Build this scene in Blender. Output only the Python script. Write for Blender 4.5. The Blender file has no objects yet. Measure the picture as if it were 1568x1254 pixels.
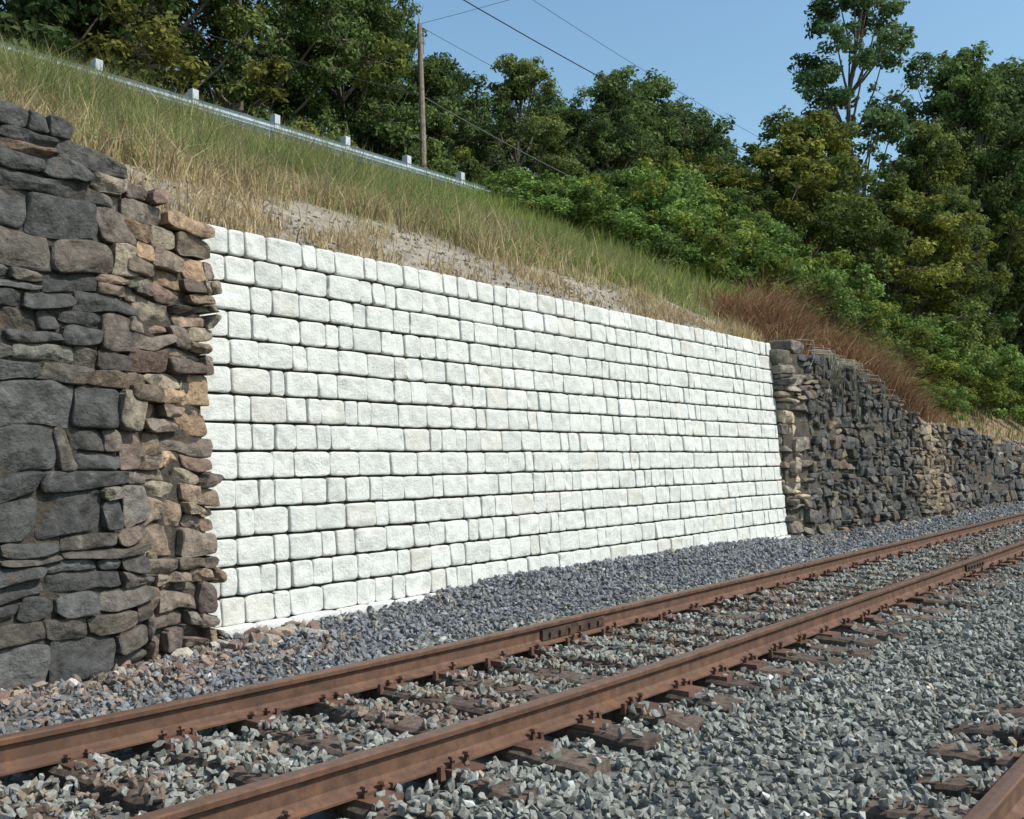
import bpy, bmesh, math, random
import numpy as np
from mathutils import Vector
random.seed(7); rng=np.random.default_rng(7)
scene=bpy.context.scene

# ---------------------------------------------------------------- helpers
def _h(ix,iy,iz):
    n=(ix*73856093)^(iy*19349663)^(iz*83492791)
    n=n&0xffffffff
    n=((n^(n>>15))*2246822519)&0xffffffff
    n=((n^(n>>13))*3266489917)&0xffffffff
    n=n^(n>>16)
    return (n&0xffffff)/16777215.0
def vnoise(x,y,z):
    x=np.asarray(x,float);y=np.asarray(y,float)+0*x;z=np.asarray(z,float)+0*x
    xi=np.floor(x).astype(np.int64);yi=np.floor(y).astype(np.int64);zi=np.floor(z).astype(np.int64)
    fx=x-xi;fy=y-yi;fz=z-zi
    fx=fx*fx*(3-2*fx);fy=fy*fy*(3-2*fy);fz=fz*fz*(3-2*fz)
    def L(a,b,t):return a+(b-a)*t
    r=L(L(L(_h(xi,yi,zi),_h(xi+1,yi,zi),fx),L(_h(xi,yi+1,zi),_h(xi+1,yi+1,zi),fx),fy),
        L(L(_h(xi,yi,zi+1),_h(xi+1,yi,zi+1),fx),L(_h(xi,yi+1,zi+1),_h(xi+1,yi+1,zi+1),fx),fy),fz)
    return r*2-1
def fbm(x,y,z,o=3):
    s=0;a=1;t=0
    for i in range(o):
        s=s+a*vnoise(x*2**i+i*7.3,y*2**i,z*2**i);t+=a;a*=.5
    return s/t
def make_mesh(name,verts,faces_groups,cols=None,mats=(),mat_idx=None,smooth=False):
    me=bpy.data.meshes.new(name)
    verts=np.asarray(verts,np.float32)
    me.vertices.add(len(verts));me.vertices.foreach_set('co',verts.ravel())
    flat=np.concatenate([f.ravel() for f in faces_groups]).astype(np.int32)
    tot=np.concatenate([np.full(len(f),f.shape[1],np.int32) for f in faces_groups])
    st=np.concatenate([[0],np.cumsum(tot)[:-1]]).astype(np.int32)
    me.loops.add(len(flat));me.loops.foreach_set('vertex_index',flat)
    me.polygons.add(len(tot));me.polygons.foreach_set('loop_start',st)
    for m in mats:me.materials.append(m)
    if mat_idx is not None:me.polygons.foreach_set('material_index',np.asarray(mat_idx,np.int32))
    me.polygons.foreach_set('use_smooth',np.full(len(tot),smooth,bool))
    me.update(calc_edges=True)
    if cols is not None:
        a=me.color_attributes.new('col','FLOAT_COLOR','POINT')
        c=np.ones((len(verts),4),np.float32);c[:,:3]=np.clip(cols,0,1);a.data.foreach_set('color',c.ravel())
    return me
def obj(name,me,parent=None,loc=(0,0,0),rz=0,sc=(1,1,1)):
    o=bpy.data.objects.new(name,me);scene.collection.objects.link(o)
    o.location=loc;o.rotation_euler=(0,0,rz);o.scale=sc
    if parent:o.parent=parent
    return o
def empty(name):
    return obj(name,None)
class Acc:
    def __init__(s):s.v=[];s.q=[];s.t=[];s.c=[];s.n=0;s.qm=[];s.tm=[]
    def add(s,v,f,c=(1,1,1),m=0):
        v=np.asarray(v,float);f=np.asarray(f,int)
        s.v.append(v)
        if f.shape[1]==4:s.q.append(f+s.n);s.qm.append(np.full(len(f),m))
        else:s.t.append(f+s.n);s.tm.append(np.full(len(f),m))
        c=np.asarray(c,float)
        s.c.append(np.broadcast_to(c,(len(v),3)));s.n+=len(v)
    def mesh(s,name,mats,smooth=False):
        g=[];m=[]
        if s.q:g.append(np.concatenate(s.q));m.append(np.concatenate(s.qm))
        if s.t:g.append(np.concatenate(s.t));m.append(np.concatenate(s.tm))
        return make_mesh(name,np.concatenate(s.v),g,np.concatenate(s.c),mats,np.concatenate(m),smooth)
BOXF=np.array([[0,3,2,1],[4,5,6,7],[0,1,5,4],[1,2,6,5],[2,3,7,6],[3,0,4,7]])
def box(a,x0,x1,y0,y1,z0,z1,c=(1,1,1),m=0,tz=0,ch=0):
    v=np.array([[x0,y0,z0],[x1,y0,z0],[x1,y1,z0],[x0,y1,z0],[x0+ch,y0+ch,z1],[x1-ch,y0+ch,z1],[x1-ch,y1-ch,z1],[x0+ch,y1-ch,z1]],float)
    if tz:
        cx,cy=(x0+x1)/2,(y0+y1)/2;d=v[:,:2]-[cx,cy]
        v[:,0]=cx+d[:,0]*math.cos(tz)-d[:,1]*math.sin(tz);v[:,1]=cy+d[:,0]*math.sin(tz)+d[:,1]*math.cos(tz)
    a.add(v,BOXF,c,m)
def tube(a,pts,rad,k=6,c=(1,1,1),m=0):
    pts=np.asarray(pts,float);n=len(pts);V=[]
    for i in range(n):
        d=pts[min(i+1,n-1)]-pts[max(i-1,0)];d=d/(np.linalg.norm(d)+1e-9)
        u=np.cross(d,[0.13,0.97,.2] if abs(d[2])>.5 else [0,0,1]);u/=np.linalg.norm(u)+1e-9;w=np.cross(d,u)
        for j in range(k):
            t=2*math.pi*j/k;V.append(pts[i]+rad[i]*(math.cos(t)*u+math.sin(t)*w))
    F=[[i*k+j,i*k+(j+1)%k,(i+1)*k+(j+1)%k,(i+1)*k+j] for i in range(n-1) for j in range(k)]
    a.add(V,F,c,m)

# ---------------------------------------------------------------- materials
def mat_attr(name,rough=.9,nscale=30,namt=.35,bump=.3,bscale=60,stain=None,spec=.3,bdist=.01,det=5):
    m=bpy.data.materials.new(name);m.use_nodes=True;nt=m.node_tree;N=nt.nodes;L=nt.links
    b=N['Principled BSDF'];b.inputs['Roughness'].default_value=rough
    b.inputs['Specular IOR Level'].default_value=spec
    at=N.new('ShaderNodeAttribute');at.attribute_name='col'
    col=at.outputs['Color']
    tc=N.new('ShaderNodeTexCoord')
    if namt>0:
        no=N.new('ShaderNodeTexNoise');no.inputs['Scale'].default_value=nscale;no.inputs['Detail'].default_value=det;no.inputs['Roughness'].default_value=.65
        L.new(tc.outputs['Object'],no.inputs['Vector'])
        mr=N.new('ShaderNodeMapRange');mr.inputs[1].default_value=.3;mr.inputs[2].default_value=.7;mr.inputs[3].default_value=1-namt;mr.inputs[4].default_value=1+namt
        L.new(no.outputs['Fac'],mr.inputs[0])
        mx=N.new('ShaderNodeVectorMath');mx.operation='SCALE';L.new(col,mx.inputs[0]);L.new(mr.outputs[0],mx.inputs['Scale'])
        col=mx.outputs[0]
    if stain:
        for scol,sscale,lo,hi in stain:
            n2=N.new('ShaderNodeTexNoise');n2.inputs['Scale'].default_value=sscale;n2.inputs['Detail'].default_value=6;n2.inputs['Roughness'].default_value=.7
            L.new(tc.outputs['Object'],n2.inputs['Vector'])
            r2=N.new('ShaderNodeMapRange');r2.inputs[1].default_value=lo;r2.inputs[2].default_value=hi;L.new(n2.outputs['Fac'],r2.inputs[0])
            mm=N.new('ShaderNodeMix');mm.data_type='RGBA';L.new(r2.outputs[0],mm.inputs[0]);L.new(col,mm.inputs[6]);mm.inputs[7].default_value=(*scol,1)
            col=mm.outputs[2]
    L.new(col,b.inputs['Base Color'])
    if bump>0:
        nb=N.new('ShaderNodeTexNoise');nb.inputs['Scale'].default_value=bscale;nb.inputs['Detail'].default_value=5;nb.inputs['Roughness'].default_value=.7
        L.new(tc.outputs['Object'],nb.inputs['Vector'])
        bu=N.new('ShaderNodeBump');bu.inputs['Strength'].default_value=bump;bu.inputs['Distance'].default_value=bdist
        L.new(nb.outputs['Fac'],bu.inputs['Height']);L.new(bu.outputs[0],b.inputs['Normal'])
    return m
def mat_leaf(name,tr=.3):
    m=bpy.data.materials.new(name);m.use_nodes=True;nt=m.node_tree;N=nt.nodes;L=nt.links
    N.remove(N['Principled BSDF'])
    at=N.new('ShaderNodeAttribute');at.attribute_name='col'
    d=N.new('ShaderNodeBsdfDiffuse');t=N.new('ShaderNodeBsdfTranslucent');ms=N.new('ShaderNodeMixShader');ms.inputs[0].default_value=tr
    L.new(at.outputs['Color'],d.inputs['Color']);L.new(at.outputs['Color'],t.inputs['Color'])
    L.new(d.outputs[0],ms.inputs[1]);L.new(t.outputs[0],ms.inputs[2]);L.new(ms.outputs[0],N['Material Output'].inputs['Surface'])
    return m
M_block=mat_attr('cast_concrete_block',.9,9,.15,.9,34,stain=[((.42,.385,.32),4,.56,.88),((.33,.31,.27),24,.63,.84)],bdist=.018)
M_stone=mat_attr('old_stone',.92,11,.5,1.0,24,stain=[((.23,.215,.185),5.5,.62,.76),((.05,.047,.043),3,.54,.70),((.17,.11,.07),2.3,.60,.80)],bdist=.035)
M_rock=mat_attr('ballast_stone',.9,60,.25,0,120,spec=.2,det=1)
M_ground=mat_attr('ground',.95,6,.35,.8,30,bdist=.03)
M_rust=mat_attr('rusty_steel',.8,10,.4,.3,90,stain=[((.20,.085,.04),5,.54,.75),((.05,.035,.03),2.5,.56,.72)],bdist=.003)
M_head=mat_attr('rail_head_steel',.5,20,.25,.05,90,spec=.5)
M_wood=mat_attr('tie_wood',.92,20,.5,.7,50,bdist=.01)
M_bark=mat_attr('bark',.95,8,.4,0,20,bdist=.03)
M_leaf=mat_leaf('leaf',.3)
M_grass=mat_leaf('grass_blade',.3)
M_galv=mat_attr('galvanised_steel',.5,8,.15,0,spec=.5)
M_asph=mat_attr('asphalt',.9,60,.3,.3,90)
M_wire=mat_attr('wire',.7,1,0,0)

# ---------------------------------------------------------------- terrain
YS=7.72
def Ttop(x):return np.interp(x,[-60,-5,3.3,3.9,4.5,5.1,17.7,19.7,23,26,31,39,60,300],[4.2,4.1,3.95,3.8,3.6,3.5,3.5,3.45,3.1,2.6,2.2,1.6,1.3,1.0])
def crest(x):return np.interp(x,[-60,5,10,20,30,45,80,300],[7.6,7.7,7.85,8.05,8.1,8.0,8.5,8.5])
def ground_z(x,y):
    x=np.asarray(x,float);y=np.asarray(y,float)
    T=Ttop(x);C=crest(x);t=np.clip((y-YS)/9.1,0,1)
    n=fbm(x*.5,y*.5,3.3,3)
    zs=T+(C-T)*(t**.92)+.14*n*np.clip(t*6,0,1)*np.clip((1.05-t)*5,0,1)
    zs=zs+np.clip(y-26,0,60)*.2+np.clip(y-26,0,1)*.5*fbm(x*.1,y*.1,9.1,2)
    bed=-.075+.02*fbm(x*1.2,y*1.2,1.1,2)
    bump=np.clip((y-5.6)/1.4,0,1)**1.5*np.interp(x,[2,5,7.5,9,16,18,20],[.08,.02,.08,.18,.15,.05,.02])
    bed=bed+bump
    bed=bed+.02*np.clip(-y-6,0,60)
    return np.where(y>=YS,zs,bed)
xs=np.unique(np.concatenate([np.arange(-400,-20,20),np.arange(-20,0,2),np.arange(0,32,.3),np.arange(32,80,1.5),np.arange(80,900,20)]))
ys=np.unique(np.concatenate([np.arange(-400,-10,20),np.arange(-10,0,2),np.arange(0,7.6,.3),[7.70,7.721],np.arange(7.9,17.5,.3),np.arange(17.5,60,1.5),np.arange(60,500,20)]))
XX,YY=np.meshgrid(xs,ys,indexing='ij');ZZ=ground_z(XX,YY)
nx_,ny_=XX.shape
idx=np.arange(nx_*ny_).reshape(nx_,ny_)
F=np.stack([idx[:-1,:-1],idx[1:,:-1],idx[1:,1:],idx[:-1,1:]],-1).reshape(-1,4)
x=XX.ravel();y=YY.ravel()
c=np.zeros((len(x),3))
pn=fbm(x*.6,y*.6,5,3)[:,None]
dirt=np.array([.28,.24,.19])*(1+.3*pn);green=np.array([.15,.155,.07])*(1+.2*pn);grav=np.array([.14,.14,.13])+0*pn
fl=np.array([.06,.07,.03])+0*pn
t=np.clip((y-10.2)/1.5+pn[:,0],0,1)[:,None]
c=dirt*(1-t)+green*t
c=np.where((y>25)[:,None],fl,c);c=np.where((y<YS)[:,None],grav,c)
c=np.where(((y<-8))[:,None],green,c)
c=np.where(((x>30)&(y>=YS)&(y<14))[:,None],np.array([.23,.16,.10])*(1+.3*pn),c)
obj('ground',make_mesh('ground',np.stack([x,y,ZZ.ravel()],1),[F],c,[M_ground],None,True))
rx=np.arange(-60,160,2.);ry=np.array([17.9,20.,22.2])
a=Acc();P=np.array([[i,j,float(crest(i))+.06] for i in rx for j in ry]);k=np.arange(len(rx)*3).reshape(-1,3)
a.add(P,np.stack([k[:-1,:-1],k[1:,:-1],k[1:,1:],k[:-1,1:]],-1).reshape(-1,4),(.055,.055,.057))
for yy,cc in((18.2,(.7,.7,.68)),(20.1,(.6,.42,.05)),(21.9,(.7,.7,.68))):
    P=np.array([[i,yy+j,float(crest(i))+.066] for i in rx for j in(0,.12)]);k=np.arange(len(rx)*2).reshape(-1,2)
    a.add(P,np.stack([k[:-1,0],k[1:,0],k[1:,1],k[:-1,1]],-1),cc)
obj('road',a.mesh('road',[M_asph]))

# ---------------------------------------------------------------- stones generator
def stones(rects,yface,yoff,depth,bulge,rough,freq,gap,cols,nx,nz,rnd=.02,jit=.0,p=6,warp=0,tilt=0.,gapz=None,facet=0,warp2=0,side=1.,skew=0):
    R=np.asarray(rects,float);N=len(R)
    if gapz is None:gapz=gap
    s=np.concatenate([[-1],np.sin(np.linspace(-1,1,nx)*1.35)/math.sin(1.35),[1]]);t=np.concatenate([[-1],np.sin(np.linspace(-1,1,nz)*1.3)/math.sin(1.3),[1]])
    S,T=np.meshgrid(s,t,indexing='ij');ring=np.zeros(S.shape,bool);ring[0]=ring[-1]=True;ring[:,0]=ring[:,-1]=True
    S=S.ravel()[None];T=T.ravel()[None];ring=ring.ravel()[None]
    cx=((R[:,0]+R[:,1])/2)[:,None];cz=((R[:,2]+R[:,3])/2)[:,None]
    hw=((R[:,1]-R[:,0]-gap)/2)[:,None];hh=((R[:,3]-R[:,2]-gapz)/2)[:,None]
    sd=np.arange(N)[:,None]*13.7
    rn=rnd*(rng.uniform(.2,1.8,(N,1)) if facet else rng.uniform(.5,1.6,(N,1)))
    px=cx+hw*S-np.sign(S)*rn*np.abs(T)**8*np.abs(S)**3
    pz=cz+hh*T-np.sign(T)*rn*np.abs(S)**8*np.abs(T)**3
    if skew:
        px=px+skew*rng.normal(0,1,(N,1))*T*np.abs(S)
        pz=pz-np.abs(skew*.5*rng.normal(0,1,(N,1)))*S*np.sign(T)*(np.abs(T)>.5)
    if jit:
        jx=jit*vnoise(px*9+sd,pz*9,0.);jz=jit*vnoise(px*9,pz*9+sd,5.5)
        px=px+jx;pz=pz+jz
    prof=(1-np.abs(S)**p)*(1-np.abs(T)**p);prof=np.clip(prof,0,1)**.5
    f=fbm(px*freq+sd,pz*freq,sd*.3,4)
    tl=tilt*(rng.random((N,1))-.5)*S+tilt*(rng.random((N,1))-.5)*T
    off=-bulge*prof-(rough*f+tl)*(.35+.65*prof)
    if facet:
        fac=np.full(px.shape,.55)
        for k in range(5):
            fac=np.minimum(fac,rng.uniform(.3,1.2,(N,1))+rng.normal(0,.75,(N,1))*S+rng.normal(0,.6,(N,1))*T)
        off=off-facet*np.clip(fac,-1.2,1)
    off=np.where(ring,depth,off)
    if warp:
        wx=px;wz=pz
        px=px+warp*.6*fbm(wx*1.1,wz*1.1,2.2,2)+warp2*vnoise(wx*3.3,wz*4.5,8.2)
        pz=pz+warp*fbm(wx*.9+5,wz*1.3,7.7,2)+warp2*vnoise(wx*3.1+9,wz*3.3,1.2)
    py=yface(px,pz)+np.asarray(yoff)[:,None]+off
    V=np.stack([px,py,pz],-1).reshape(-1,3)
    a_,b_=nx+2,nz+2;g=np.arange(a_*b_).reshape(a_,b_)
    f4=np.stack([g[:-1,:-1],g[1:,:-1],g[1:,1:],g[:-1,1:]],-1).reshape(-1,4)
    F=(f4[None]+(np.arange(N)*a_*b_)[:,None,None]).reshape(-1,4)
    C=np.repeat(np.asarray(cols),a_*b_,0)
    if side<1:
        C=C*np.where(np.broadcast_to(ring,(N,a_*b_)).reshape(-1,1),side,1)  # joint faces darkened: joint shadow painted into the vertex colour, along with dirt
    return V,F,C

# ---- white block wall
X0,X1=5.24,17.75;Z0=.06;RH=.2525
rects=[];cols=[]
for r in range(14):
    z=Z0+r*RH;xx=X0+random.uniform(-.01,.01);first=True
    while xx<X1-.05:
        w=random.choice([.37,.40]) if (first and r>1 and random.random()<.8) else random.choices([.18,.25,.32,.40,.44],[2.2,2,1,3,1])[0]
        first=False
        if xx+w>X1-.12:w=X1-xx
        rects.append((xx,xx+w,z,z+RH));xx+=w
        b=random.gauss(1,.035);base=np.array([.645,.642,.595])*b
        if random.random()<.07:base=np.array([.62,.60,.54])*b
        cols.append(base)
wyf=lambda x,z:7.25+.085*z+.004*fbm(x*1.5,z*1.5,3.,2)
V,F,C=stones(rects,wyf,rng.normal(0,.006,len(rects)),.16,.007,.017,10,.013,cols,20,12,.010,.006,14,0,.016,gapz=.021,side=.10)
V[:,2]+=.006*fbm(V[:,0]*1.3,V[:,2]*.6,2.,2)
blockwall=empty('concrete_block_retaining_wall')
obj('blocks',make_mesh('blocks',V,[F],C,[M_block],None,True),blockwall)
a=Acc()
v=np.array([[X0+.04,7.29-.025,-.3],[X1-.04,7.29-.025,-.3],[X1-.04,7.29+.3,3.55],[X0+.04,7.29+.3,3.55],[X0+.04,7.74,-.3],[X1-.04,7.74,-.3],[X1-.04,7.74,3.55],[X0+.04,7.74,3.55]])
a.add(v,[[0,1,2,3],[5,4,7,6],[3,2,6,7],[4,0,3,7],[1,5,6,2]],(.04,.033,.025))
obj('drainage_fill',a.mesh('fill',[M_ground]),blockwall)
rb=[];xx=X0
while xx<X1:
    w=random.uniform(.35,.6);rb.append((xx,min(xx+w,X1),-.25,Z0+.01));xx+=w
V,F,C=stones(rb,lambda x,z:7.19+0*x,rng.normal(0,.012,len(rb)),.07,.01,.02,5,.0,[(.64,.63,.59)]*len(rb),12,8,.01,.004,8)
obj('levelling_base',make_mesh('base',V,[F],C,[M_block],None,True),blockwall)

# ---- old stone walls
def layout(x0,x1,z0,topf,hmin,hmax,wmin,wmax):
    out=[];z=z0;zmax=5
    while z<zmax:
        h=random.uniform(hmin,hmax);xx=x0+random.uniform(-.1,.0)
        while xx<x1:
            w=random.uniform(wmin,wmax)*(.6 if random.random()<.3 else 1)
            if xx+w>x1-.06:w=max(x1-xx,.08)+random.uniform(-.03,.05)
            tp=topf(xx+w/2)
            if z+h*.6<tp:
                if h>.17 and random.random()<.42:
                    q=random.uniform(.35,.65)*h
                    out.append((xx,xx+w,z,z+q))
                    if z+q+.04<tp: 
                        if w>.3 and random.random()<.5:
                            ww=w*random.uniform(.35,.65);out.append((xx,xx+ww,z+q,z+h));out.append((xx+ww,xx+w,z+q,z+h))
                        else:out.append((xx,xx+w,z+q,z+h))
                else:out.append((xx,xx+w,z,z+h))
            xx+=w
        z+=h
    return out
def stonecol(x,z,side):
    b=random.uniform(.7,1.3);base=np.array([.094,.091,.086])
    u=random.random()
    if u<.25:base=np.array([.118,.103,.084])
    elif u<.33:base=np.array([.15,.14,.12])
    elif u<.40:base=np.array([.14,.10,.07])
    if side=='L':
        k=np.clip((x-4.1)/.5+random.uniform(-.4,.4),0,1)
        if z<.9:k*=.5
        tan=random.choice([np.array([.29,.21,.15]),np.array([.25,.19,.145]),np.array([.20,.135,.105]),np.array([.33,.27,.20]),np.array([.20,.16,.13]),np.array([.34,.23,.15])])
        base=base*(1-k)+tan*k
    else:
        k=max(0,1-abs(x-18.1)/.45)
        base=base*(1-k)+np.array([.33,.275,.21])*k
        k=max(0,1-abs(x-27)/1.8)
        base=base*(1-k)+np.array([.27,.21,.145])*k
        if random.random()<.15:base=base*1.5*np.array([1.05,1,.9])
    return base*b
def ltop(x):return float(np.interp(x,[-12,3.2,3.8,3.95,4.25,4.4,4.75,5.0,5.25],[4.25,4.14,4.10,3.94,3.92,3.74,3.70,3.54,3.47]))
Lr=layout(-12,4.45,-.2,ltop,.12,.30,.24,.70)+layout(4.42,5.24,-.2,ltop,.09,.24,.20,.52)
Lc=[stonecol((r[0]+r[1])/2,(r[2]+r[3])/2,'L') for r in Lr]
lyf=lambda x,z:6.74+.085*z+.30*np.clip((x-4.15)/.9,0,1)
lo=[random.gauss(0,.018) if r[0]<4.2 else random.uniform(-.05,.10) for r in Lr]
V,F,C=stones(Lr,lyf,lo,.40,.010,.042,6,.008,Lc,24,15,.018,.014,14,.12,.04,facet=.028,warp2=.045,skew=.018)
lw=empty('old_stone_wall')
obj('stones',make_mesh('stones',V,[F],C,[M_stone],None,False),lw)
a=Acc();px=np.array([-12,3.2,4.0,4.3,4.7,5.2])
P=[]
for xx in px:
    zt=ltop(xx)-.10;o=.30*np.clip((xx-4.15)/.9,0,1)+.03+(.06 if xx>4.2 else 0);P+= [[xx,6.715+o,-.3],[xx,6.74+.085*zt+o,zt],[xx,7.75,zt],[xx,7.75,-.3]]
k=np.arange(len(P)).reshape(-1,4)
ff=[]
for i in range(len(px)-1):
    for j in range(3):ff.append([k[i,j],k[i+1,j],k[i+1,j+1],k[i,j+1]])
ff.append(list(k[-1]));a.add(P,ff,(.075,.062,.05));obj('mortar_core',a.mesh('core',[M_stone]),lw)
def rtop(x):return float(np.interp(x,[17.7,18.3,19.7,21.5,23,26,31,39,60,90],[3.5,3.62,3.45,3.3,3.0,2.5,2.15,1.6,1.3,1.1]))
Rr=layout(17.76,32,-.2,lambda x:rtop(x)+random.uniform(-.1,.08),.11,.27,.2,.5)+layout(32.02,90,-.2,rtop,.2,.34,.4,1.0)
Rc=[stonecol((r[0]+r[1])/2,0,'R') for r in Rr]
ryf=lambda x,z:7.0+.07*z+.18*np.clip((18.6-x)/.9,0,1)+.20*fbm(x*.35,z*.5,4.4,2)
ro=[random.gauss(0,.04) if r[0]>18.3 else random.uniform(-.1,.12) for r in Rr]
V,F,C=stones(Rr,ryf,ro,.42,.014,.05,6,.010,Rc,12,8,.026,.016,10,.12,.07,facet=.04,warp2=.045,skew=.014)
rw=empty('old_stone_wall')
obj('stones',make_mesh('stones_r',V,[F],C,[M_stone],None,False),rw)
a=Acc();px=np.concatenate([[17.78],np.arange(18.5,32,.5),[39,60,90]]);P=[]
for xx in px:
    zt=rtop(xx)-.14;o=.07
    P+=[[xx,float(ryf(xx,-.3))+o,-.3],[xx,float(ryf(xx,zt))+o,zt],[xx,7.76,zt],[xx,7.76,-.3]]
k=np.arange(len(P)).reshape(-1,4);ff=[[k[0,3],k[0,2],k[0,1],k[0,0]]]
for i in range(len(px)-1):
    for j in range(3):ff.append([k[i,j],k[i+1,j],k[i+1,j+1],k[i,j+1]])
a.add(P,ff,(.10,.082,.062));obj('mortar_core',a.mesh('core_r',[M_stone]),rw)

# ---------------------------------------------------------------- tracks
def curve(x):
    x=np.asarray(x,float)
    return .0003*np.clip(x-8,0,None)**2+.0075*np.clip(7-x,0,8)**2
half=[(0,.0),(.07,.0),(.07,.011),(.022,.030),(.009,.045),(.008,.118),(.014,.128),(.034,.134),(.0365,.158),(.031,.166),(0,.168)]
prof=[(p[0],p[1]) for p in half]+[(-p[0],p[1]) for p in half[-2:0:-1]]
def track(y0,y1,xa,xb,seed,kc=1):
    rs=random.Random(seed);tr=empty('railroad_track')
    sx=np.concatenate([np.arange(xa,40,.5),np.arange(40,xb,3)])
    for nm,yr in(('near_rail',y0),('far_rail',y1)):
        a=Acc();n=len(prof);V=[]
        for xx in sx:
            cy=yr+float(curve(xx))*kc
            for p in prof:V.append([xx,cy+p[0],.02+p[1]])
        f0=[];f1=[]
        for i in range(len(sx)-1):
            for j in range(n):
                q=[i*n+j,(i+1)*n+j,(i+1)*n+(j+1)%n,i*n+(j+1)%n]
                (f1 if j in(9,10) else f0).append(q[::-1])
        a.add(V,f0,(.122,.066,.042))
        a.q.append(np.array(f1));a.qm.append(np.full(len(f1),1))
        for jx in ((7.1,) if yr==y1 else (14.2,)):
            for sgn in(-1,1):
                cy=yr+float(curve(jx))*kc
                yy0=cy+sgn*.010;yy1=cy+sgn*.034
                box(a,jx-.46,jx+.46,min(yy0,yy1),max(yy0,yy1),.055,.138,(.06,.042,.034),0)
                for b in(-.36,-.22,-.08,.08,.22,.36):
                    box(a,jx+b-.016,jx+b+.016,cy+sgn*.034-(.02 if sgn<0 else 0),cy+sgn*.034+(.02 if sgn>0 else 0),.08,.112,(.08,.045,.03),0)
        obj(nm,a.mesh(nm,[M_rust,M_head]),tr)
    ties=[];a=Acc();h=Acc();xx=xa+.2
    while xx<80:
        cy=float(curve(xx))*kc;ln=rs.uniform(-.08,.08);rot=rs.uniform(-.02,.02);w=rs.uniform(.20,.235)
        ym=(y0+y1)/2+cy;g=rs.uniform(.7,1.25);z1=rs.uniform(-.014,.004)
        K=20;yy=np.linspace(ym-1.3+ln,ym+1.3+ln,K);V=[]
        for i,q in enumerate(yy):
            e=rs.uniform(-.014,.014);dz=rs.uniform(-.022,.0);e2=rs.uniform(-.014,.014)
            if abs(q-y0-cy)<.25 or abs(q-y1-cy)<.25:dz=0
            if i in(0,K-1):dz-=.012
            V+=[[xx-w/2+e,q,-.18],[xx-w/2+e,q,z1-.02+dz],[xx-w/2+.02+e,q,z1+dz],[xx+w/2-.02+e2,q,z1+dz*.5],[xx+w/2+e2,q,z1-.02+dz],[xx+w/2+e2,q,-.18]]
        V=np.array(V);V[:,0]+=(V[:,1]-ym)*rot
        F=[[i*6+j,(i+1)*6+j,(i+1)*6+j+1,i*6+j+1] for i in range(K-1) for j in range(5)]
        F+=[[0,1,2,3],[0,3,4,5],[(K-1)*6+3,(K-1)*6+2,(K-1)*6+1,(K-1)*6],[(K-1)*6+5,(K-1)*6+4,(K-1)*6+3,(K-1)*6]]
        a.add(V,F,np.array([.120,.088,.067])*g)
        for yr in(y0,y1):
            c_=yr+cy;rc=np.array([.13,.068,.045])*rs.uniform(.75,1.25)
            box(h,xx-.095,xx+.095,c_-.19,c_+.19,z1-.004,.018,rc,0,rs.uniform(-.03,.03),.004)
            for sg in(-1,1):
                for dx in(-.055,.055):
                    if rs.random()<.85:
                        zz=rs.uniform(0,.02);sy=c_+sg*.082
                        box(h,xx+dx-.009,xx+dx+.009,sy-.010,sy+.010,.0,.045+zz,rc,0,rs.uniform(-.3,.3))
                        box(h,xx+dx-.017,xx+dx+.017,sy-.022,sy+.018,.045+zz,.058+zz,rc*1.1,0,rs.uniform(-.3,.3),.005)
                if rs.random()<.7:
                    ax=xx+.13*(1 if rs.random()<.5 else -1)
                    box(h,ax-.018,ax+.018,c_+sg*.075-.018,c_+sg*.075+.018,-.02,.042,rc*.9,0,rs.uniform(-.1,.1),.006)
        ties.append((xx,rot,w,ym,ln));xx+=.53+rs.uniform(-.035,.035)
    obj('ties',a.mesh('ties',[M_wood]),tr);obj('tie_plates_and_spikes',h.mesh('hw',[M_rust]),tr)
    return ties
ties=track(3.28,4.80,-6,140,1)
ties2=track(-.57,.95,-6,140,2,.3)

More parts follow.
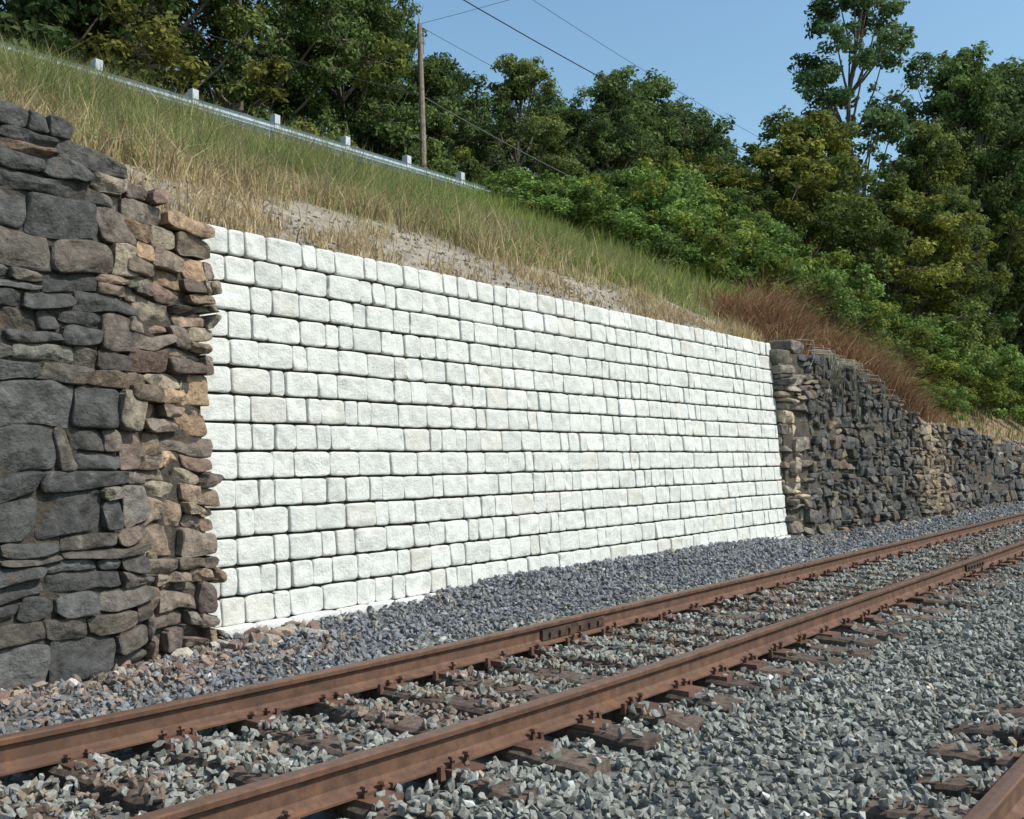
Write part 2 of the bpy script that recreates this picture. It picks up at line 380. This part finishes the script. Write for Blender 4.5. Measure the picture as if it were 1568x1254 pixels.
# ---------------------------------------------------------------- ballast
def hulls(nv,seed,flat=.6):
    r=np.random.default_rng(seed);out=[]
    for i in range(nv):
        bm=bmesh.new()
        pts=r.normal(size=(12,3));pts/=np.linalg.norm(pts,axis=1)[:,None];pts*=r.uniform(.75,1.1,(12,1));pts*=[1,r.uniform(.6,.9),r.uniform(.45,flat+.15)]
        vs=[bm.verts.new(p) for p in pts]
        bmesh.ops.convex_hull(bm,input=vs)
        for v in [v for v in bm.verts if not v.link_faces]:bm.verts.remove(v)
        bmesh.ops.triangulate(bm,faces=bm.faces)
        bm.verts.index_update()
        out.append((np.array([v.co[:] for v in bm.verts]),np.array([[v.index for v in f.verts] for f in bm.faces])));bm.free()
    return out
HU=hulls(16,3)
def scatter_rocks(name,P,size,cols,flatrot=False,mat=None):
    N=len(P);q=rng.normal(size=(N,4))
    if flatrot:q[:,1:3]*=.3
    q/=np.linalg.norm(q,axis=1)[:,None];w,x,y,z=q.T
    Rm=np.stack([1-2*(y*y+z*z),2*(x*y-z*w),2*(x*z+y*w),2*(x*y+z*w),1-2*(x*x+z*z),2*(y*z-x*w),2*(x*z-y*w),2*(y*z+x*w),1-2*(x*x+y*y)],1).reshape(N,3,3)
    var=rng.integers(0,len(HU),N);Vs=[];Fs=[];Cs=[];n=0
    for k,(v,f) in enumerate(HU):
        s=np.where(var==k)[0]
        if len(s)==0:continue
        W=np.einsum('nij,mj->nmi',Rm[s],v)*size[s][:,None,None]+P[s][:,None,:]
        Vs.append(W.reshape(-1,3));Fs.append((f[None]+(np.arange(len(s))*len(v))[:,None,None]).reshape(-1,3)+n);Cs.append(np.repeat(cols[s],len(v),0));n+=len(s)*len(v)
    return make_mesh(name,np.concatenate(Vs),[np.concatenate(Fs)],np.concatenate(Cs),[mat or M_rock],None,False)
X=[];Y=[];S=[]
for x0,x1,y0,y1,dens,s0,s1 in((.8,9,-.9,7.4,600,.017,.045),(9,15,.2,7.3,460,.022,.047),(15,24,1.0,7.3,300,.03,.052),(24,40,1.5,7.2,150,.042,.068),(40,70,1.5,8.2,45,.06,.10)):
    n=int((x1-x0)*(y1-y0)*dens);X.append(rng.uniform(x0,x1,n));Y.append(rng.uniform(y0,y1,n));S.append(rng.uniform(s0,s1,n))
x=np.concatenate(X);y=np.concatenate(Y);s=np.concatenate(S)
z=ground_z(x,y)+rng.uniform(-.01,.045,len(x))+s*.1+.018*fbm(x*2.2,y*2.2,3.,2)
keep=np.ones(len(x),bool)
for (TT,lim) in((ties,1),(ties2,2)):
    tx=np.array([t[0] for t in TT]);ty=np.array([t[3] for t in TT]);tl=np.array([t[4] for t in TT])
    i=np.clip(np.searchsorted(tx,x),1,len(tx)-1);i=np.where(np.abs(tx[i-1]-x)<np.abs(tx[i]-x),i-1,i)
    on=(np.abs(tx[i]-x)<.12)&(np.abs(y-ty[i]-tl[i])<1.31)
    inner=np.abs(y-ty[i])<.62
    cover=fbm(x*1.3,y*1.3,8.,2)
    pr=np.where(inner,np.where(cover>-.2,.85,.25),np.where(cover>.1,.6,.12)+(.18 if lim==2 else 0))
    drop=on&(rng.random(len(x))>pr)
    keep&=~drop
    z=np.where(on,np.maximum(z,.0)+s*.35,z)
for yr,kc in((3.28,1),(4.80,1),(.95,.3),(-.57,.3)):
    keep&=~(np.abs(y-yr-curve(x)*kc)<.095)
x,y,z,s=x[keep],y[keep],z[keep],s[keep]
n=len(x)
g=np.clip(rng.normal(1,.22,n),.45,1.7)[:,None]
c=np.array([.240,.240,.210])*g
blue=np.array([.178,.182,.190])*g
m=np.clip((y-5.4)/.5+.6*fbm(x*1.1,y*1.1,2.,2),0,1)[:,None]
c=c*(1-m)+blue*m
rb=np.clip(1-np.abs(y-4.06)/1.3,0,1)*np.clip(.5+fbm(x*.8,y*1.6,4.,3)*1.3,0,1)
rb=(rng.random(n)<rb*.85)
c=np.where(rb[:,None],np.array([.205,.155,.118])*g,c)
li=rng.random(n)<.018;c=np.where(li[:,None],np.array([.42,.42,.39])*g,c)
tn=rng.random(n)<.04;c=np.where(tn[:,None],np.array([.30,.25,.18])*g,c)
k=(rng.random(n)<np.clip((6.5-x)/2.5,0,1)*np.clip((y-5.7)/.6,0,1)*.65);c=np.where(k[:,None],np.array([.24,.18,.14])*g,c)
obj('gravel_ballast',scatter_rocks('gravel',np.stack([x,y,z],1),s,c))
n=300;x=rng.uniform(1.5,6.2,n);y=6.85-np.abs(rng.normal(0,.28,n))+np.clip(x-4.6,0,1)*.3;s=rng.uniform(.03,.11,n)*np.clip(1.1-(6.9-y),.4,1)
pal=np.array([[.21,.135,.11],[.28,.22,.16],[.18,.155,.13],[.36,.32,.27],[.17,.115,.10]])
obj('fallen_rubble',scatter_rocks('rubble',np.stack([x,y,ground_z(x,y)+s*.3],1),s,pal[rng.integers(0,5,n)]*rng.uniform(.7,1.3,(n,1)),True))
n=170;x=rng.uniform(17.8,40,n);y=6.85-np.abs(rng.normal(0,.2,n));s=rng.uniform(.04,.12,n)
obj('fallen_rubble',scatter_rocks('rubble2',np.stack([x,y,ground_z(x,y)+s*.3],1),s,pal[rng.integers(0,5,n)]*rng.uniform(.7,1.3,(n,1)),True))
# loose stones on the bare part of the slope
n=2600;x=rng.uniform(0,30,n);y=YS+.3+np.abs(rng.normal(0,1.2,n));s=rng.uniform(.015,.05,n)
obj('loose_stones',scatter_rocks('loose',np.stack([x,y,ground_z(x,y)+s*.2],1),s,np.array([.27,.24,.20])*rng.uniform(.6,1.3,(n,1)),True))

# ---------------------------------------------------------------- grass
def blades(x,y,z,h,w,lean,az,face,cols,curl=.5):
    n=len(x);dx=np.cos(az);dy=np.sin(az);fx=np.cos(face)*w/2;fy=np.sin(face)*w/2
    z=z-.03
    def P(t,k):
        L=h*t;o=lean*h*t**1.8;return np.stack([x+dx*o+k*fx,y+dy*o+k*fy,z+L*(1-.35*lean*t*t)],1)
    V=np.stack([P(0,-1),P(0,1),P(.5,.8),P(.5,-.8),P(1,0)],1).reshape(-1,3)
    b=np.arange(n)*5
    q=np.stack([b,b+1,b+2,b+3],1);t=np.stack([b+3,b+2,b+4],1)
    return V,q,t,np.repeat(cols,5,0)
def grass(name,n,x0,x1,y0,y1,fn):
    x=rng.uniform(x0,x1,n);y=rng.uniform(y0,y1,n)
    keep,h,w,lean,cols=fn(x,y)
    x,y,h,w,lean,cols=x[keep],y[keep],h[keep],w[keep],lean[keep],cols[keep];m=len(x)
    V,q,t,C=blades(x,y,ground_z(x,y),h,w,lean,rng.uniform(0,6.28,m),rng.uniform(0,6.28,m),cols)
    return obj(name,make_mesh(name,V,[q,t],C,[M_grass]))
def slope_fn(x,y):
    n=len(x);d=y-YS
    pn=fbm(x*.45,y*.45,1.7,3);p2=fbm(x*1.6,y*1.6,6.7,3);p3=fbm(x*1.1+4,y*1.1,2.7,3)
    gr=np.clip((d-1.7-.16*np.clip(9-x,0,9))/1.9+pn*1.4,0,1)
    gr=np.where(x>12,np.clip(gr+(x-12)*.07*(d>.9),0,1),gr)
    dens=np.clip(.10+p2*1.4+np.clip((d-2.1)/1.5,0,1)*(.9+.9*p3)+np.where(d<.7,.30,0)+np.clip((x-14)*.04,0,.4)+np.clip((8-x)*.12,0,.35),0.03,1)
    keep=rng.random(n)<dens
    isg=rng.random(n)<gr*np.clip(.74+.7*p3,.3,.95)
    tall=np.interp(x,[-1,9,13,20,32],[1.4,1.25,.8,.62,.8])
    h=np.where(d>1.9,rng.uniform(.22,.66,n)*np.where(d>6,tall,1)*(1+.7*p3),rng.uniform(.08,.3,n))*(1+.5*pn)
    h=h*np.where(~isg&(rng.random(n)<.12),1.5,1)
    g=rng.uniform(.6,1.4,(n,1))*(1+.35*p2[:,None])
    cg=np.array([.175,.235,.078])+rng.uniform(0,1,(n,1))*np.array([.15,.10,.05])
    cd=np.where(rng.random((n,1))<.55,np.array([.50,.40,.235]),np.array([.36,.26,.15]))
    c=np.where(isg[:,None],cg,cd)*g
    return keep,h,rng.uniform(.008,.018,n),rng.uniform(.1,.9,n),c
grass('grass',330000,-1,32,7.95,16.9,slope_fn)
def edge_fn(x,y):
    n=len(x);pn=fbm(x*1.3,y*.5,9.7,3);isg=rng.random((n,1))<.6
    c=np.where(isg,np.array([.19,.25,.08]),np.array([.42,.34,.19]))*rng.uniform(.6,1.3,(n,1))
    return rng.random(n)<np.clip(.45+1.3*pn,0.05,1)*np.interp(x,[0,9,14,20],[1,.9,.4,.25]),rng.uniform(.35,.95,n)*(1+.4*pn),rng.uniform(.008,.018,n),rng.uniform(.1,.6,n),c
grass('grass',16000,-1,20,15.6,16.85,edge_fn)
def far_fn(x,y):
    n=len(x);c=np.where(rng.random((n,1))<.5,np.array([.17,.2,.07]),np.array([.38,.28,.16]))*rng.uniform(.6,1.3,(n,1))
    return rng.random(n)<np.where(y<9.5,.35,1),rng.uniform(.15,.5,n),rng.uniform(.02,.04,n),rng.uniform(.1,.7,n),c
grass('grass',30000,32,75,8.0,16.0,far_fn)
def weed_fn(x,y):
    n=len(x);c=np.array([.30,.36,.10])*rng.uniform(.6,1.3,(n,1));pn=fbm(x*.7,y*.7,2.,2)
    return rng.random(n)<np.clip(.35+1.3*pn+(x-17)*.06,0,1),rng.uniform(.3,.9,n)*np.interp(x,[16,20,24],[.6,1.1,1.3]),rng.uniform(.02,.04,n),rng.uniform(.1,.6,n),c
grass('tall_weeds',32000,15.5,26,10.0,16.8,weed_fn)
def brush_fn(x,y):
    n=len(x);c=np.where(rng.random((n,1))<.45,np.array([.24,.12,.065]),np.array([.38,.26,.15]))*rng.uniform(.5,1.3,(n,1));pn=fbm(x*.9,y*.9,2.,2)
    return rng.random(n)<np.clip(.5+1.6*pn,0,1),rng.uniform(.3,1.0,n)*np.interp(x,[18.5,20,22,26,29,34],[.3,1.,1.6,1.5,.7,.4])*(1+.6*pn),rng.uniform(.014,.032,n),rng.uniform(.3,1.4,n),c
grass('dead_brush',34000,18.8,34,7.55,10.4,brush_fn)

# ---------------------------------------------------------------- foliage
def leaves(acc,cent,rad,n,size,cols,squash=.75,mi=0,outw=1.0,hang=0):
    cent=np.asarray(cent,float);rad=np.asarray(rad,float);k=len(cent)
    w=rad**2;ci=rng.choice(k,n,p=w/w.sum())
    d=rng.normal(size=(n,3));d/=np.linalg.norm(d,axis=1)[:,None]
    rr=rad[ci]*(rng.random(n)**.45)*(1+.25*vnoise(d[:,0]*2.5+ci,d[:,1]*2.5,d[:,2]*2.5))
    P=cent[ci]+d*rr[:,None]*[1,1,squash]
    nn=d*outw+rng.normal(size=(n,3))*.6+[0,0,.45];nn/=np.linalg.norm(nn,axis=1)[:,None]
    a=rng.normal(size=(n,3));u=np.cross(nn,a);u/=np.linalg.norm(u,axis=1)[:,None];v=np.cross(nn,u)
    s=size*rng.uniform(.6,1.3,n)[:,None]
    V=np.stack([P-u*s*.55,P-v*s*.34+nn*s*.06,P+u*s*.6,P+v*s*.34+nn*s*.06],1).reshape(-1,3)
    b=np.arange(n)*4;F=np.stack([b,b+1,b+2,b+3],1)
    cc=np.asarray(cols)[ci]*rng.uniform(.65,1.35,(n,1))
    acc.add(V,F,np.repeat(cc,4,0),mi)
def tree_mesh(name,H,R,cb,ncl,nleaf,lsize,col,seed,sub=5,crad=(.2,.34),trunk_r=None,yellow=.1,shape=.85):
    r=random.Random(seed);a=Acc();tr=trunk_r or H*.018
    n=9;pts=[[R*.10*math.sin(i*.9+seed)*i/n,R*.10*math.cos(i*1.3+seed)*i/n,H*.9*i/(n-1)] for i in range(n)]
    tube(a,pts,[tr*(1.25 if i==0 else 1)*(1-.9*i/(n-1))+.02 for i in range(n)],7,(.13,.105,.08),0)
    pts=np.array(pts);cen=[];rad=[];cl=[]
    col=np.array(col)*1.22
    for i in range(ncl):
        t=cb+(1-cb)*((i+.5)/ncl)**.9;t=min(t+r.uniform(-.04,.04),.97)
        q=(t-cb)/(1-cb);env=R*math.sin(math.pi*min(max(q*.80+.18,0),1))**shape
        ang=i*2.399+r.uniform(-.5,.5);dist=env*r.uniform(.35,.9)
        c=np.array([math.cos(ang)*dist,math.sin(ang)*dist,H*t])
        cr=R*r.uniform(*crad)
        base=pts[min(int(max(t-.22,.08)*n/.9),n-1)]
        mid=(base+c)/2+np.array([0,0,-.06*H*r.random()])
        tube(a,[base,mid*.6+base*.4,mid*.6+c*.4,c],[tr*.38,tr*.28,tr*.18,tr*.07],5,(.13,.105,.08),0)
        cb_=col*r.uniform(.6,1.35)
        if r.random()<yellow:cb_=cb_*np.array([1.4,1.14,.9])
        for j in range(sub):
            d=np.array([r.gauss(0,1),r.gauss(0,1),r.gauss(0,.7)]);d/=np.linalg.norm(d)
            cc=c+d*cr*r.uniform(.5,1.05);cen.append(cc);rad.append(cr*r.uniform(.30,.60));cl.append(cb_*r.uniform(.75,1.25))
            tube(a,[c,cc],[tr*.10,tr*.03],4,(.13,.105,.08),0)
    leaves(a,cen,rad,nleaf,lsize,cl,mi=1)
    return a.mesh(name,[M_bark,M_leaf])
G1=(.096,.136,.046);G2=(.112,.153,.050);G3=(.082,.120,.046);G4=(.124,.153,.050)
TM=[tree_mesh('tree_a',14,4.6,.10,46,42000,.19,G1,1,sub=8),
    tree_mesh('tree_b',14,4.2,.16,40,37000,.17,G2,2,sub=8),
    tree_mesh('tree_c',14,5.0,.08,50,44000,.20,G3,3,yellow=.05,sub=8),
    tree_mesh('tree_d',14,3.6,.14,38,34000,.17,G4,4,yellow=.2,sub=8),
    tree_mesh('tree_e',14,4.4,.2,34,28000,.17,G1,5,crad=(.16,.28),sub=8)]
def place(mi,x,y,top,sc=1,name='deciduous_tree'):
    z=float(ground_z(x,y));H=top-z;k=H/14
    obj(name,TM[mi],None,(x,y,z-.1),random.uniform(0,6.28),(k*sc,k*sc,k))
row=[(3,26,24),(8,25.5,23),(12,27,22),(16,25.5,21.5),(20.5,27,21.5),(24.5,26.5,19.0),(28,28,19.6),(31.5,28,18.0),(36.5,27.5,19.6),(41,28,18.8),(46,28.5,21.6),(50.5,29,23.2),(55,29.5,23.0),(60,30,22.8),(66,30,21.8),(72,29,23),(80,28,24),
     (14,33,27),(22,34,25),(29,34,20),(35,36,19),(43,36,21),(52,37,24),(61,38,24),(72,38,25),(85,36,26),(95,30,24)]
for i,(x,y,t) in enumerate(row):place(i%5 if y<32 else (i*2+1)%5,x,y,t,random.uniform(.95,1.2))
UM=[tree_mesh('shrub_a',4,2.6,.03,22,15000,.17,G3,11,crad=(.25,.4)),tree_mesh('shrub_b',4,2.4,.03,20,14000,.16,G2,12,crad=(.25,.4),yellow=.3)]
for i,xx in enumerate(np.arange(0,75,3.1)):
    yy=24.6+random.uniform(-.4,.6);z=float(ground_z(xx,yy));k=random.uniform(.8,1.3)
    obj('shrub',UM[i%2],None,(xx,yy,z-.2),random.uniform(0,6),(k,k,k*random.uniform(.8,1.2)))
for i,(xx,yy,k) in enumerate([(24.3,23.0,.75),(26.0,22.9,.6),(28.3,23.2,.8),(19.,23.2,.7)]):
    obj('shrub',UM[i%2],None,(xx,yy,float(ground_z(xx,yy))-.2),i*1.7,(k,k,k))
BT=tree_mesh('vine_tree',9,3.4,.02,44,44000,.16,(.125,.158,.048),21,crad=(.22,.36),yellow=.3,sub=8)
def pl(me,x,y,H0,top,w,name):
    z=float(ground_z(x,y));k=(top-z)/H0
    obj(name,me,None,(x,y,z-.15),random.uniform(0,6.28),(w,w,k))
pl(BT,34.5,13.2,9,13.6,1.0,'vine_covered_tree')
pl(BT,38,11.2,9,11.5,.95,'vine_covered_tree')
pl(BT,31,14.8,9,11.2,.8,'vine_covered_tree')
TALL=tree_mesh('tall_tree',15.5,3.2,.40,34,17000,.17,(.10,.145,.06),31,crad=(.18,.3),sub=7,trunk_r=.17)
pl(TALL,42.5,14.2,15.5,22.0,1.1,'tall_deciduous_tree')
for i,(x,y,t,sc) in enumerate([(47,12.6,16.5,.8),(50.5,11.2,19.0,.9),(54.5,13,21.5,1.05),(58,10.6,22,1.1),(47,16.5,15,.9),(64,11.5,22,1.1),(72,11,20,1.1),(82,11,20,1.2),(95,11,20,1.2),(110,13,20,1.3),(44,10.6,12.5,.8),(130,8,20,1.3)]):
    place([3,1,0,2,1,3,0,2,0,2,3,0][i],x,y,t,sc)
for i,(x,y) in enumerate([(140,-6),(150,2),(160,-16),(170,-30),(145,16)]):place(i%5,x,y,18,1.4)
BM=[tree_mesh('bush_a',2.4,1.7,.02,24,17000,.10,(.13,.19,.052),41,crad=(.26,.42),yellow=.15),
    tree_mesh('bush_b',2.2,1.9,.02,26,18000,.10,(.105,.16,.046),42,crad=(.24,.4),yellow=.2)]
bl=[(20.5,14.0,1.0,.7),(22.6,12.4,1.0,.85),(23.8,13.4,1.1,1.0),(25.2,11.9,1.1,1.0),(21.6,15.3,1.1,.7),(26.5,13,1.2,1.15),(24.8,15.2,1.2,1.0),(27.8,11.6,1.1,1.05),(29.2,13.4,1.3,1.3),(29.8,11.2,1.1,.95),(31.5,11.8,1.2,1.2),(33,10.8,1.1,1.0),(35.5,10.4,1.2,1.0),(28,15.5,1.4,1.4),(38,10.2,1.2,1.),(41,10.4,1.3,1.2),(44.5,10.2,1.3,1.2),(27,9.6,.5,.5),(29.5,9.5,.55,.5),(48,10,1.3,1.2),(52,10,1.3,1.1),(31.8,9.0,.5,.4),(34.4,8.9,.6,.45)]
for i,(x,y,w,h) in enumerate(bl):
    z=float(ground_z(x,y));obj('bush',BM[i%2],None,(x,y,z-.15),random.uniform(0,6),(w,w,h))
a=Acc()
for i in range(70):
    x=random.choice([random.gauss(19.6,.25),random.gauss(20.9,.3),random.uniform(18.6,25)]);zt=rtop(x)+random.uniform(-.02,.15);L=random.uniform(.3,1.3);y0=float(ryf(x,zt))-.06
    pts=[[x,y0+.3,zt+.05]];xx=x;dr=random.uniform(-.06,.06)
    for k in range(7):
        t=k/6;pts.append([xx,y0-.05-.04*math.sin(t*3)-.07*t*L*0,zt-L*t]);xx+=random.uniform(-.06,.06)+dr
    pts=np.array(pts);pts[1:,1]-=.07*(zt-pts[1:,2])
    tube(a,pts,[.006]*8,3,np.array([.42,.37,.28])*random.uniform(.6,1.2))
obj('dead_vines',a.mesh('vines',[M_bark]))

# ---------------------------------------------------------------- guardrail
gr=empty('guardrail');a=Acc();YG=17.0
gx=np.arange(-12,42,1.02);wp=[(0.0,0),(.035,.02),(.035,.075),(-.045,.11),(-.045,.135),(0.0,.155),(-.045,.175),(-.045,.20),(.035,.235),(.035,.29),(0,.31)]
V=[]
for xx in gx:
    zb=float(crest(xx))+.33
    for p in wp:V.append([xx,YG-.12+p[0],zb+p[1]])
k=np.arange(len(V)).reshape(len(gx),-1)
a.add(V,np.stack([k[:-1,:-1],k[1:,:-1],k[1:,1:],k[:-1,1:]],-1).reshape(-1,4),(.32,.38,.42));obj('w_beam',a.mesh('w_beam',[M_galv],True),gr)
a=Acc();xx=9.8-2.04*9
while xx<42:
    z=float(crest(xx));box(a,xx-.06,xx+.06,YG-.06,YG+.09,z-.3,z+.86,(.55,.57,.6),0,0,.005);box(a,xx-.07,xx+.07,YG-.10,YG-.062,z+.34,z+.84,(.5,.53,.57));xx+=2.04
obj('posts',a.mesh('posts',[M_galv]),gr)
up=empty('utility_pole');a=Acc();px_,py_=25.6,23.4;pz_=float(ground_z(px_,py_))
tube(a,[[px_,py_,pz_-.3],[px_-.05,py_,pz_+4],[px_-.2,py_+.05,16.4]],[.13,.115,.085],10,(.24,.19,.15))
tube(a,[[px_-.2,py_-.16,15.3],[px_-.2,py_-.16,15.9]],[.02,.02],6,(.3,.3,.3))
tube(a,[[px_-.2,py_+.05,16.35],[px_-.2,py_+.05,16.6]],[.05,.03],6,(.35,.3,.3))
obj('pole',a.mesh('pole',[M_bark]),up)
def wire(p,q,sag,r,c=(.03,.03,.032)):
    a=Acc();p=np.array(p,float);q=np.array(q,float);pts=[p+(q-p)*t-np.array([0,0,sag*4*t*(1-t)]) for t in np.linspace(0,1,24)]
    tube(a,pts,[r]*24,4,c);obj('cable',a.mesh('cable',[M_wire]),up)
wire((px_-.2-30,20,17.6),(62,20,17.2),1.8,.022)
wire((-4,20,19.5),(72,20.0,18.6),2.2,.010)
wire((px_-.2,py_,13.9),(62,22.0,13.4),1.2,.020,(.2,.2,.19))
wire((px_-.2,py_,13.9),(-10,23,14.2),1.2,.014)
wire((px_-.2,py_,16.3),(62,22.5,17.0),.8,.010)
wire((px_-.2,py_,16.4),(40,13,24.5),.3,.008)

# ---------------------------------------------------------------- light, sky, camera
sd=Vector((.34,-.94,0)).normalized();el=math.radians(50)
sv=Vector((sd.x*math.cos(el),sd.y*math.cos(el),math.sin(el)))
sl=bpy.data.lights.new('sun','SUN');sl.energy=4.5;sl.angle=math.radians(.5);sl.color=(1,.95,.87)
so=bpy.data.objects.new('sun',sl);scene.collection.objects.link(so);so.rotation_euler=sv.to_track_quat('Z','Y').to_euler();so.location=(0,-10,30)
w=bpy.data.worlds.new('World');scene.world=w;w.use_nodes=True;nt=w.node_tree
sk=nt.nodes.new('ShaderNodeTexSky');sk.sky_type='NISHITA';sk.sun_disc=False;sk.sun_elevation=el;sk.sun_rotation=math.atan2(sd.x,sd.y)
sk.air_density=1.3;sk.dust_density=1.2;sk.ozone_density=1.3
vm=nt.nodes.new('ShaderNodeVectorMath');vm.operation='MULTIPLY';vm.inputs[1].default_value=(.92,1.10,1.12)
bg=nt.nodes['Background'];bg.inputs['Strength'].default_value=.15;nt.links.new(sk.outputs[0],vm.inputs[0]);nt.links.new(vm.outputs[0],bg.inputs[0])
cd=bpy.data.cameras.new('camera');cam=bpy.data.objects.new('camera',cd);scene.collection.objects.link(cam)
cam.location=(0,0,1.55);cam.rotation_euler=(math.radians(92.5),0,math.radians(37.4-90))
cd.sensor_width=36;cd.lens=35.6;cd.clip_start=.05;cd.clip_end=2000
scene.camera=cam
scene.view_settings.view_transform='Standard';scene.view_settings.look='None';scene.view_settings.exposure=0
